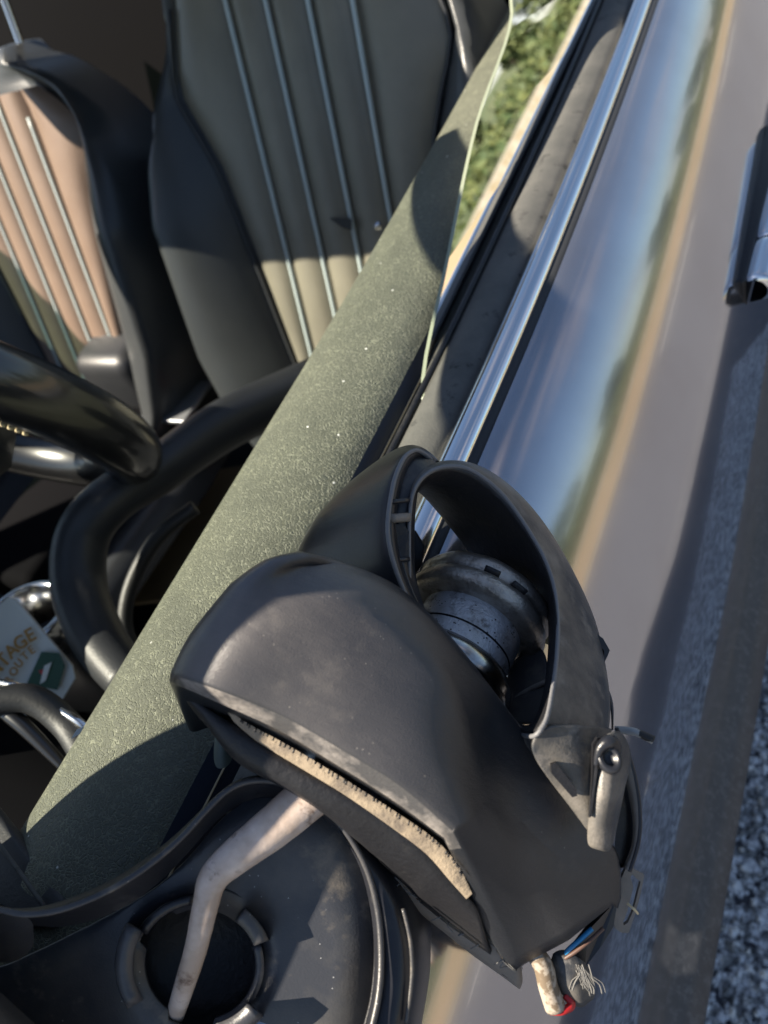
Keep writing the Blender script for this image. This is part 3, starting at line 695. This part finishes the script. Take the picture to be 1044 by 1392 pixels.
# debris ledge under the lower end
led = [[(528, 1182, .335), (560, 1198, .334), (610, 1232, .335), (668, 1262, .338), (705, 1300, .340)],
       [(545, 1210, .340), (575, 1222, .338), (625, 1262, .339), (668, 1296, .340), (712, 1330, .342)],
       [(572, 1238, .342), (598, 1256, .342), (640, 1288, .342), (676, 1315, .342), (708, 1340, .344)],
       [(575, 1240, .352), (600, 1258, .352), (640, 1292, .352), (678, 1318, .352), (710, 1342, .352)]]
grid('broken_ledge', PX(led), dusty, wm, sub=2, solid=.0015)
slab('ledge_tab', PX([[(682, 1318, .343), (690, 1316, .343), (700, 1326, .343), (694, 1332, .343), (682, 1325, .343)]])[0], blackm, wm, .003)
slab('broken_corner', PX([[(680, 1282, .334), (697, 1284, .333), (702, 1312, .333), (690, 1310, .334), (676, 1296, .335)]])[0], lip, wm, .004)
# fibres
for i in range(26):
    a = (random.uniform(545, 700), 0); u_ = a[0]; v_ = 1195 + (u_ - 545) * .72 + random.uniform(-6, 14)
    tube('fibre', [U(u_, v_, .334), U(u_ + random.uniform(-14, 14), v_ + random.uniform(-8, 10), .332), U(u_ + random.uniform(-22, 22), v_ + random.uniform(-12, 16), .333)], .00025, fibre, wm, seg=4, n=3)

# --- skirt (left cone of the mirror foot) with its rim
sk_rim = [(625, 925, .365), (600, 884, .358), (566, 835, .352), (540, 780, .350), (527, 722, .352), (534, 662, .358), (545, 630, .364), (556, 616, .370), (570, 613, .378), (590, 628, .388)]
sk_mid = [(560, 900, .36), (520, 850, .365), (490, 800, .368), (478, 752, .370), (480, 705, .374), (505, 656, .380), (530, 628, .382), (550, 613, .382), (572, 609, .386), (594, 628, .392)]
sk_out = [(480, 890, .38), (430, 830, .39), (402, 775, .400), (404, 752, .404), (432, 700, .408), (478, 655, .408), (520, 624, .402), (546, 608, .396), (572, 606, .396), (596, 630, .398)]
sk_in = [(628, 925, .372), (604, 884, .368), (570, 835, .362), (545, 780, .360), (533, 722, .362), (540, 664, .368), (551, 634, .374), (561, 622, .380), (573, 619, .386), (590, 632, .392)]
grid('foot_cover', [[U(*p) for p in r] for r in ([(u, v, d + .02) for u, v, d in sk_out], sk_out, sk_mid, sk_rim, sk_in)], plastic, wm, sub=3, ccol=(), solid=.0012)
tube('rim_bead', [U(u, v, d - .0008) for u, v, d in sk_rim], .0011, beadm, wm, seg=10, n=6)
# recessed strip between the two rims with ribs and the dark socket
rec = [[(u + 6, v, d + .010) for u, v, d in sk_rim[1:9]], [(602, 890, .372), (582, 850, .368), (562, 790, .366), (559, 735, .366), (562, 680, .368), (572, 650, .372), (585, 640, .378), (600, 636, .384)]]
grid('recess', PX(rec), plastic, wm, sub=2, solid=.001)
for v0, ms in ((680, plastic), (703, dusty), (760, plastic)):
    tube('rib', [U(530, v0 + 2, .3575), U(556, v0, .362)], .0012 if v0 != 703 else .0022, ms, wm, seg=8, n=3)
slab('socket', PX([[(526, 722, .360), (533, 712, .360), (550, 714, .3615), (556, 722, .362), (556, 762, .362), (548, 768, .361), (532, 756, .360), (524, 738, .360)]])[0], blackm, wm, .003)
dustyk = mat('faintly_dusty_plastic', (.036, .038, .042), rough=.40, col2=(.15, .135, .115), cscale=34, cfac=(.42, .66), dust=(.26, .235, .21), dscale=70, dlev=(.52, .80), bump=.25, bscale=800, scratch=.4)
# --- main ring: rim, inner wall and outer body
ringR = [(557, 800, .364), (556, 745, .364), (557, 700, .365), (563, 666, .367), (580, 644, .370), (608, 634, .374), (642, 640, .377), (685, 674, .378), (728, 736, .374), (750, 785, .368), (758, 835, .362), (757, 890, .355), (750, 945, .349), (741, 982, .346), (724, 1001, .346), (700, 990, .350), (660, 945, .356)]
ringI = [(562, 800, .372), (562, 745, .374), (562, 702, .378), (566, 674, .386), (566, 662, .405), (592, 690, .425), (624, 730, .435), (650, 765, .438), (690, 792, .435), (738, 806, .425), (748, 838, .395), (747, 890, .374), (741, 942, .366), (732, 976, .362), (718, 992, .362), (697, 981, .364), (658, 940, .366)]
ringM = [(550, 800, .366), (549, 745, .366), (550, 700, .367), (556, 660, .369), (574, 637, .373), (606, 627, .378), (646, 631, .382), (692, 664, .384), (738, 722, .383), (770, 780, .380), (785, 835, .374), (790, 890, .368), (793, 940, .362), (785, 990, .354), (760, 1030, .348), (722, 1020, .348), (690, 985, .358)]
ringO = [(548, 800, .376), (547, 745, .376), (548, 700, .377), (554, 657, .379), (572, 635, .383), (606, 625, .390), (648, 629, .396), (696, 660, .402), (744, 714, .406), (786, 790, .402), (812, 850, .394), (822, 905, .386), (829, 950, .380), (828, 1000, .370), (795, 1075, .354), (752, 1060, .354), (720, 1015, .364)]
near_ = lambda L_: [(u, v, d - .039 * min(1, max(0, (v - 820) / 150)) * min(1, max(0, (u - 695) / 30))) for u, v, d in L_]
ringR, ringI, ringM, ringO = map(near_, (ringR, ringI, ringM, ringO))
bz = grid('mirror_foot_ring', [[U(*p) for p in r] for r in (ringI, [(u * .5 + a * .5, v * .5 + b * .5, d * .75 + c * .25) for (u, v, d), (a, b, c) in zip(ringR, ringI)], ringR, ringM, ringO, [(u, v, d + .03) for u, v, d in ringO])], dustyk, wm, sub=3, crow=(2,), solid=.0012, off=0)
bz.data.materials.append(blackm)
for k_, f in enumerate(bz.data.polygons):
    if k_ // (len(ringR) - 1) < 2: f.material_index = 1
bz['label'] = 'ring shaped black plastic foot with a large opening'
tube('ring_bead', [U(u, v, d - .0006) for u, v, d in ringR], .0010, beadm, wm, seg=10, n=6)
# dusty lower body (lit), boss, flange, outer arch
body = [[(741, 984, .3065), (765, 985, .3100), (790, 985, .3130), (812, 987, .3210), (834, 992, .3310)],
        [(714, 1010, .3075), (745, 1010, .3075), (775, 1010, .3100), (800, 1008, .3150), (818, 1003, .3200)],
        [(736, 1044, .3100), (755, 1040, .3090), (780, 1038, .3100), (798, 1036, .3130), (807, 1030, .3150)],
        [(767, 1084, .3130), (778, 1080, .3120), (790, 1076, .3110), (799, 1072, .3120), (805, 1066, .3130)],
        [(801, 1128, .3150), (802, 1125, .3140), (803, 1122, .3130), (804, 1118, .3130), (805, 1114, .3130)]]
grid('dusty_foot_body', PX(body), dustyk, wm, sub=3, solid=.0015)
slab('slot', PX([[(749, 1040, .3055), (756, 1037, .3055), (783, 1072, .3055), (785, 1082, .3055), (778, 1084, .3055), (750, 1052, .3055)]])[0], blackm, wm, .003)
fl = [[(812, 1020, .3140), (822, 1000, .3140), (838, 990, .3180), (850, 1010, .3220)],
      [(808, 1045, .3110), (822, 1040, .3060), (838, 1040, .3080), (856, 1035, .3180)],
      [(806, 1080, .3100), (820, 1080, .3040), (836, 1075, .3060), (846, 1060, .3180)],
      [(803, 1115, .3100), (815, 1115, .3060), (830, 1105, .3080), (842, 1085, .3180)],
      [(798, 1150, .3120), (812, 1150, .3100), (826, 1160, .3120), (832, 1130, .3180)]]
grid('boss_body', PX(fl), dustyk, wm, sub=3, solid=.0015)
lathe('screw_boss', U(826, 1032, .3090), CD(-.1, .35, .9), [(0, .004), (.0028, .004), (.0033, .006), (.0055, .006), (.0062, .002), (.0066, -.008)], plastic, wm, seg=28, sx=.8)
slab('boss_gap', PX([[(806, 1012, .3055), (812, 1003, .3060), (820, 1003, .3070), (818, 1020, .3070), (812, 1050, .3055), (804, 1110, .3055), (801, 1112, .3055), (805, 1060, .3055)]])[0], blackm, wm, .002)
tube('boss_hood', [U(810, 1040, .3060), U(816, 1018, .3050), U(828, 1008, .3050), U(838, 1014, .3060), U(840, 1030, .3080)], [.0012, .002, .0028, .002, .001], plastic, wm, seg=10)
arA = [(838, 990, .3400), (852, 1018, .3400), (864, 1060, .3400), (870, 1105, .3390), (868, 1145, .3380), (856, 1185, .3360)]
arB = [(838, 1020, .3440), (848, 1045, .3440), (857, 1080, .3440), (863, 1115, .3430), (862, 1150, .3420), (850, 1180, .3400)]
arC = [(846, 1070, .3540), (850, 1085, .3560), (853, 1105, .3580), (852, 1130, .3580), (848, 1155, .3560), (842, 1180, .3520)]
arC2 = [(840, 1078, .3600), (842, 1092, .3640), (842, 1110, .3660), (840, 1130, .3660), (838, 1155, .3620), (836, 1180, .3580)]
s1, s2, s3, s4 = (spline(q, 5) for q in (arA, arB, arC, arC2))
grid('outer_arch', [[U(*p) for p in q] for q in (s1, s2)], dusty, wm, solid=.0012)
grid('arch_wall', [[U(*p) for p in q] for q in (s2, s3, s4)], blackm, wm, solid=.001)
tube('arch_edge', [U(*p) for p in arA], .0009, plastic, wm, seg=8)
# tab with round hole on the ring's outer side
def ellip(u, v, a, b, d, n=12, rot=0): return [U(u + a * math.cos(w + rot), v + b * math.sin(w + rot), d) for w in np.linspace(0, 2 * math.pi, n, endpoint=False)]
slab('hole_tab', [U(u, v, .385) for u, v in [(812, 862), (820, 868), (829, 884), (826, 892), (822, 900), (817, 911), (812, 912), (808, 905), (806, 893), (806, 880), (807, 870), (809, 864)][::1]], plastic, wm, .003, hole=list(ellip(817.5, 888, 4, 7, .385, rot=-1.7)))
grid('side_tear', PX([[(815, 915, .380), (824, 930, .378), (832, 955, .376), (834, 975, .374), (834, 992, .374)], [(817, 922, .386), (828, 935, .384), (835, 958, .382), (834, 978, .38), (834, 995, .38)]]), plastic, wm, sub=2, solid=.001)
# lower clip with slot and strap behind cap
clipo = [(833, 1225), (842, 1200), (852, 1178), (858, 1180), (866, 1185), (876, 1190), (871, 1215), (864, 1240), (855, 1268), (845, 1268), (836, 1262), (833, 1245)]
cliph = [(853, 1238), (857, 1222), (861, 1206), (857, 1192), (860, 1189), (866, 1195), (871, 1199), (866, 1218), (861, 1238), (854, 1254), (848, 1258), (847, 1254)]
slab('slotted_clip', [U(u, v, .352) for u, v in clipo], dusty, wm, .002, hole=[U(u, v, .352) for u, v in cliph])
slab('strap', PX([[(833, 1200, .3500), (842, 1210, .3500), (834, 1260, .3480), (815, 1290, .3460), (795, 1315, .3450), (782, 1330, .3450), (772, 1300, .3440), (800, 1265, .3430), (828, 1235, .3450)]])[0], plastic, wm, .004)
tube('fibre', [U(853, 1228, .3500), U(862, 1236, .3480), U(867, 1242, .3500)], .0006, thread, wm, seg=5)

# --- pivot: two flanges and a cast drum
AX = CD(-.46, -.68, .58).normalized(); PC = U(650, 832, .405)
lathe('pivot_flange', PC, AX, [(.010, -.012), (.030, -.012), (.0355, -.010), (.0375, -.006), (.0365, -.003), (.0345, -.0015), (.037, .0005), (.0385, .004), (.0375, .008), (.034, .0100), (.026, .0100)], steel, wm, seg=80, wob=.006)
lathe('pivot_drum', PC, AX, [(.0268, .008), (.0272, .012), (.0272, .0245)], alu, wm, seg=64)
lathe('drum_seam', PC, AX, [(.0270, .0243), (.0262, .0248), (.0262, .0254), (.0270, .0258)], blackm, wm, seg=64)
lathe('pivot_drum', PC, AX, [(.0271, .0256), (.0272, .036)], alu, wm, seg=64)
lathe('pivot_collar', PC, AX, [(.027, .034), (.031, .0355), (.0335, .039), (.0345, .043), (.0330, .047), (.028, .049), (0, .049)], mat('worn_chrome', (.55, .54, .53), rough=.22, metal=1, col2=(.22, .19, .15), cscale=50, cfac=(.4, .6)), wm, seg=72)
# notches on the flange's edge
aa = AX.orthogonal().normalized(); bb = AX.cross(aa)
best = max(np.linspace(0, 2 * math.pi, 90), key=lambda w: (aa * math.cos(w) + bb * math.sin(w)).dot(CD(.5, .9, 0)))
for dw in (-.30, .12):
    w = best + dw; p = PC + (aa * math.cos(w) + bb * math.sin(w)) * .0362 - AX * .0015; t = (-aa * math.sin(w) + bb * math.cos(w))
    tube('notch', [p - t * .004, p + t * .004], .0028, blackm, wm, seg=8, n=3, flat=.5, flatdir=AX)
# gusset and nut inside the opening
grid('inner_web', PX([[(690, 905, .40), (712, 890, .398), (742, 872, .39)], [(688, 960, .385), (712, 940, .382), (748, 930, .37)], [(690, 985, .37), (712, 985, .366), (735, 985, .356)]]), shellm, wm, sub=3, solid=.001)
tube('web_fold', [U(688, 962, .384), U(712, 942, .380), U(744, 926, .368)], .0014, dusty, wm, seg=8)
for (u, v, r) in ((742, 818, .0045), (738, 858, .0062)):
    lathe('green_bolt', U(u, v, .41), CD(-.5, .3, .8), [(0, .006), (r * .8, .006), (r, .004), (r, -.01)], mat('mossy_bolt', (.06, .07, .035), rough=.7, bump=1, bscale=400), wm, seg=6)
slab('black_stop', PX([[(556, 715, .42), (566, 722, .42), (578, 742, .42), (574, 770, .42), (562, 782, .42), (555, 780, .42)]])[0], blackm, wm, .01, bevel=.002)
grid('pivot_bracket', PX([[(560, 780, .425), (600, 700, .46), (570, 660, .45)], [(640, 760, .47), (600, 700, .47), (575, 655, .46)]]), blackm, wm) if False else None
# olive wedge and base behind the shell
grid('olive_moulding', PX([[(291, 1045, .35), (290, 1020, .35), (293, 990, .352)], [(304, 1046, .348), (302, 1015, .346), (300, 985, .35)], [(318, 1035, .352), (314, 1010, .352), (306, 985, .354)]]), olive, wm, sub=2)

# --- housing shell at the bottom left, seen from inside
Lp = [(-70, 1260, .300), (-30, 1236, .300), (0, 1237, .300), (35, 1243, .300), (85, 1236, .301), (145, 1212, .304), (200, 1178, .307), (245, 1140, .310), (282, 1100, .313), (310, 1074, .316), (340, 1062, .319), (375, 1063, .322), (405, 1078, .324), (440, 1100, .325), (470, 1130, .325), (498, 1180, .323), (513, 1235, .320), (518, 1290, .316), (516, 1345, .311), (505, 1400, .306), (490, 1450, .30)]
n = len(Lp)
def ins(k, dd): # inner step towards the middle of the shell
    c = np.array([250, 1400]); o_ = []
    for u, v, d in Lp:
        w = c - np.array([u, v]); w = w / np.linalg.norm(w) * k; o_.append((u + w[0], v + w[1], d + dd))
    return o_
leftk = [1.0] * n
top_edge = Lp
wall1 = ins(8, .004)
wall2 = ins(32, .016)
wall3 = [(u * (1 - w) + 250 * w, v * (1 - w) + 1400 * w, d + .022) for (u, v, d), w in zip(Lp, [.2, .25, .32, .34, .33, .30, .26, .23, .21, .19, .17, .15, .13, .08, .03, .01, .0, .0, .0, .0, .0])]
outer1 = ins(-7, .004); outer2 = ins(-10, .03)
rows = [outer2, outer1, top_edge, wall1, wall2]
# on the right the wall disappears under the ring edge, so keep it thin there
for R_, mul in ((wall1, 1), (wall2, 1)):
    for i in range(14, n): R_[i] = (Lp[i][0] - 4 * (1 if R_ is wall1 else 2), Lp[i][1], Lp[i][2] + (.003 if R_ is wall1 else .008))
hs = grid('mirror_housing', [[U(*p) for p in r] for r in rows], plastic, wm, sub=2)
hs['label'] = 'hollow housing shell with its inside showing'
tube('housing_bead', [U(u, v, d - .0005) for u, v, d in Lp], .0013, shellm, wm, seg=10, n=5)
# backing plate with the round socket opening
HC = (272, 1312); 
def ring_el(a, b, dd, n=40, jag=0):
    out = []
    for i in range(n):
        w = 2 * math.pi * i / n; k = 1 + (jag * (1 if (i % 8) < 4 else 0)); out.append((HC[0] + a * k * math.cos(w), HC[1] - b * k * math.sin(w), dd))
    return out
plate_o = []
hull = spline([(515, 1300), (508, 1220), (490, 1168), (455, 1120), (415, 1092), (345, 1085), (300, 1115), (262, 1160), (215, 1205), (150, 1245), (60, 1290), (-20, 1325), (-120, 1360), (-120, 1500), (0, 1560), (200, 1580), (400, 1560), (490, 1460)], 3, True)
pts = [(p[0], p[1]) for p in hull]
ang = lambda p: math.atan2(-(p[1] - HC[1]), p[0] - HC[0])
hr = []
NA = 72
P2 = sorted([(ang(p), math.hypot(p[0] - HC[0], p[1] - HC[1])) for p in pts])
A_ = [p[0] for p in P2]; B_ = [p[1] for p in P2]; A_ = [A_[-1] - 2 * math.pi] + A_ + [A_[0] + 2 * math.pi]; B_ = [B_[-1]] + B_ + [B_[0]]
rows = [[], [], [], []]
for i in range(NA):
    w = -math.pi + 2 * math.pi * i / NA; Rr = float(np.interp(w, A_, B_))
    notch = 1.0 + .16 * (1 if math.sin(w * 3 + .6) > .35 else 0)
    ri = 76 * notch
    for k_, q in enumerate((Rr, max(122, Rr * .5 + 60), 112, ri)):
        q = min(q, Rr) if k_ else q
        q = min(q, Rr - 2 * k_)
        d = .333 - .00002 * (q * math.cos(w)) + (0, 0, 0, 0)[k_]
        rows[k_].append(U(HC[0] + q * math.cos(w), HC[1] - q * math.sin(w), d))
grid('backing_plate', rows, shellm, wm, closed_u=True, solid=.002)
tube('plate_groove', [U(HC[0] + 112 * math.cos(w), HC[1] - 108 * math.sin(w), .3325) for w in np.linspace(-1.2, 1.3, 16)], .0007, blackm, wm, seg=6)
tube('edge_groove', [U(u, v, d) for u, v, d in [(440, 1104, .331), (470, 1140, .330), (497, 1190, .329), (508, 1240, .327), (511, 1300, .325), (506, 1355, .322), (495, 1400, .32)]], .0009, blackm, wm, seg=6)
# socket walls: raised segments
def seg_wall(a0, a1, r0, r1, d0, d1, m, name='socket_wall'):
    rows = [[], [], [], []]
    for w in np.linspace(math.radians(a0), math.radians(a1), 10):
        for k_, (r, d) in enumerate(((r1, d1), (r1 - 1, d0), (r0, d0 + .0006), (r0 - 2, d1 + .02))):
            rows[k_].append(U(HC[0] + r * math.cos(w), HC[1] - r * .98 * math.sin(w), d))
    return grid(name, rows, m, wm, solid=.0015)
seg_wall(150, 212, 92, 116, .318, .333, shellm); seg_wall(95, 150, 84, 98, .326, .335, plastic); seg_wall(20, 52, 78, 100, .322, .333, shellm)
seg_wall(-75, -40, 84, 112, .318, .333, shellm); seg_wall(-40, 20, 76, 88, .329, .338, shellm)
# dark cup below the opening
lathe('socket_cup', U(HC[0], HC[1], .336), CZ, [(.030, 0), (.0285, -.008), (.026, -.018), (.0, -.019)], blackm, wm, seg=48)
# corner gusset at the left end and its window to the dark
grid('corner_gusset', PX([[(-60, 1200, .305), (-20, 1215, .304), (20, 1240, .303), (45, 1250, .306)], [(-60, 1240, .310), (-20, 1250, .309), (15, 1268, .308), (45, 1262, .312)], [(-60, 1300, .322), (-20, 1305, .322), (20, 1312, .322), (48, 1290, .322)]]), shellm, wm, sub=2)
# right outer body of the shell beyond the lip
bd = [[(440, 1100, .327), (500, 1150, .330), (560, 1215, .338), (590, 1255, .35)],
      [(498, 1180, .3255), (530, 1200, .325), (565, 1245, .334), (585, 1280, .35)],
      [(514, 1235, .3225), (545, 1245, .320), (574, 1275, .330), (586, 1300, .35)],
      [(519, 1290, .319), (550, 1300, .316), (576, 1312, .326), (584, 1330, .35)],
      [(516, 1345, .315), (548, 1352, .312), (570, 1360, .322), (578, 1365, .35)],
      [(505, 1400, .310), (540, 1405, .308), (562, 1408, .318), (570, 1410, .35)],
      [(490, 1450, .305), (525, 1455, .305), (550, 1460, .315), (560, 1460, .35)]]
grid('housing_side', PX(bd), plastic, wm, sub=3)
tube('side_bead', [U(548, 1235, .321), U(558, 1280, .3175), U(560, 1330, .315), (U(552, 1390, .312))], .0009, shellm, wm, seg=8)

# --- rods and wires
tube('sleeved_rod', [U(478, 1030, .326), U(428, 1076, .3215), U(372, 1124, .3195), (U(318, 1166, .317)), U(290, 1194, .315), U(279, 1232, .315), U(266, 1290, .318), U(249, 1345, .327), U(234, 1392, .346)],
     [.0098, .0096, .0088, .0074, .0062, .0054, .0048, .0044, .0040], sleeve, wm, seg=20, n=8, flat=.7, flatdir=CZ, noise=.008)['label'] = 'bent off white sleeved rod running into the socket'
tube('cut_sleeve', [U(722, 1290, .338), U(738, 1312, .336), U(745, 1340, .336), U(755, 1370, .336)], [.0040, .0044, .0044, .0046], mat('mottled_sleeve', (.36, .31, .25), rough=.6, col2=(.16, .12, .08), cscale=220, cfac=(.45, .55)), wm, seg=14)
tube('red_wire', [U(768, 1352, .338), U(777, 1366, .336), U(764, 1374, .334), U(748, 1374, .335)], .0018, redm, wm, seg=8)
tube('blue_wire', [U(805, 1262, .338), U(790, 1276, .337), U(774, 1290, .337), U(760, 1305, .34)], .0011, bluem, wm, seg=8)
tube('brown_wire', [U(820, 1262, .338), U(800, 1280, .336), U(782, 1294, .336), U(768, 1303, .337)], .0009, copper, wm, seg=8)
cloth = [[(748, 1300, .340), (765, 1290, .338), (785, 1300, .337), (800, 1318, .338)], [(756, 1330, .339), (772, 1325, .334), (788, 1328, .336), (806, 1330, .338)], [(765, 1348, .339), (778, 1352, .335), (795, 1350, .337), (806, 1342, .339)], [(775, 1362, .341), (785, 1368, .338), (800, 1362, .34), (808, 1352, .341)]]
cloth = [[(u + random.uniform(-3, 3), v + random.uniform(-3, 3), d + random.uniform(-.001, .001)) for u, v, d in spline(r_, 2)] for r_ in cloth]
grid('torn_boot', PX(cloth), dustyk, wm, sub=1, solid=.001)
for i in range(26):
    u_, v_ = random.gauss(790, 4), random.gauss(1316, 4); sp_ = random.gauss(0, 1)
    tube('fibre', [U(u_, v_, .335), U(u_ + 4 + sp_ * 3, v_ + 10, .334), U(u_ + 8 + sp_ * 7, v_ + 19 + random.uniform(-3, 3), .334), U(u_ + 9 + sp_ * 8 + random.uniform(-3, 3), v_ + 26 + random.uniform(-8, 8), .3345)], random.uniform(.00016, .00034), fibre, wm, seg=5, n=3)
tube('grey_wire_stub', [U(836, 992, .362), U(850, 993, .360), U(866, 996, .357), U(888, 1006, .355)], [.0018, .0019, .0019, .0021], mat('speckled_sheath', (.38, .38, .37), rough=.5, col2=(.02, .02, .02), cscale=90, cfac=(.52, .55)), wm, seg=10)
slab('white_chip', PX([[(538, 1168, .333), (548, 1166, .332), (560, 1174, .332), (548, 1178, .333)]])[0], white, wm, .001)
slab('paint_chip', PX([[(96, 1005, .40), (104, 992, .40), (114, 988, .40), (108, 998, .40)]])[0], white, pad, .0008)
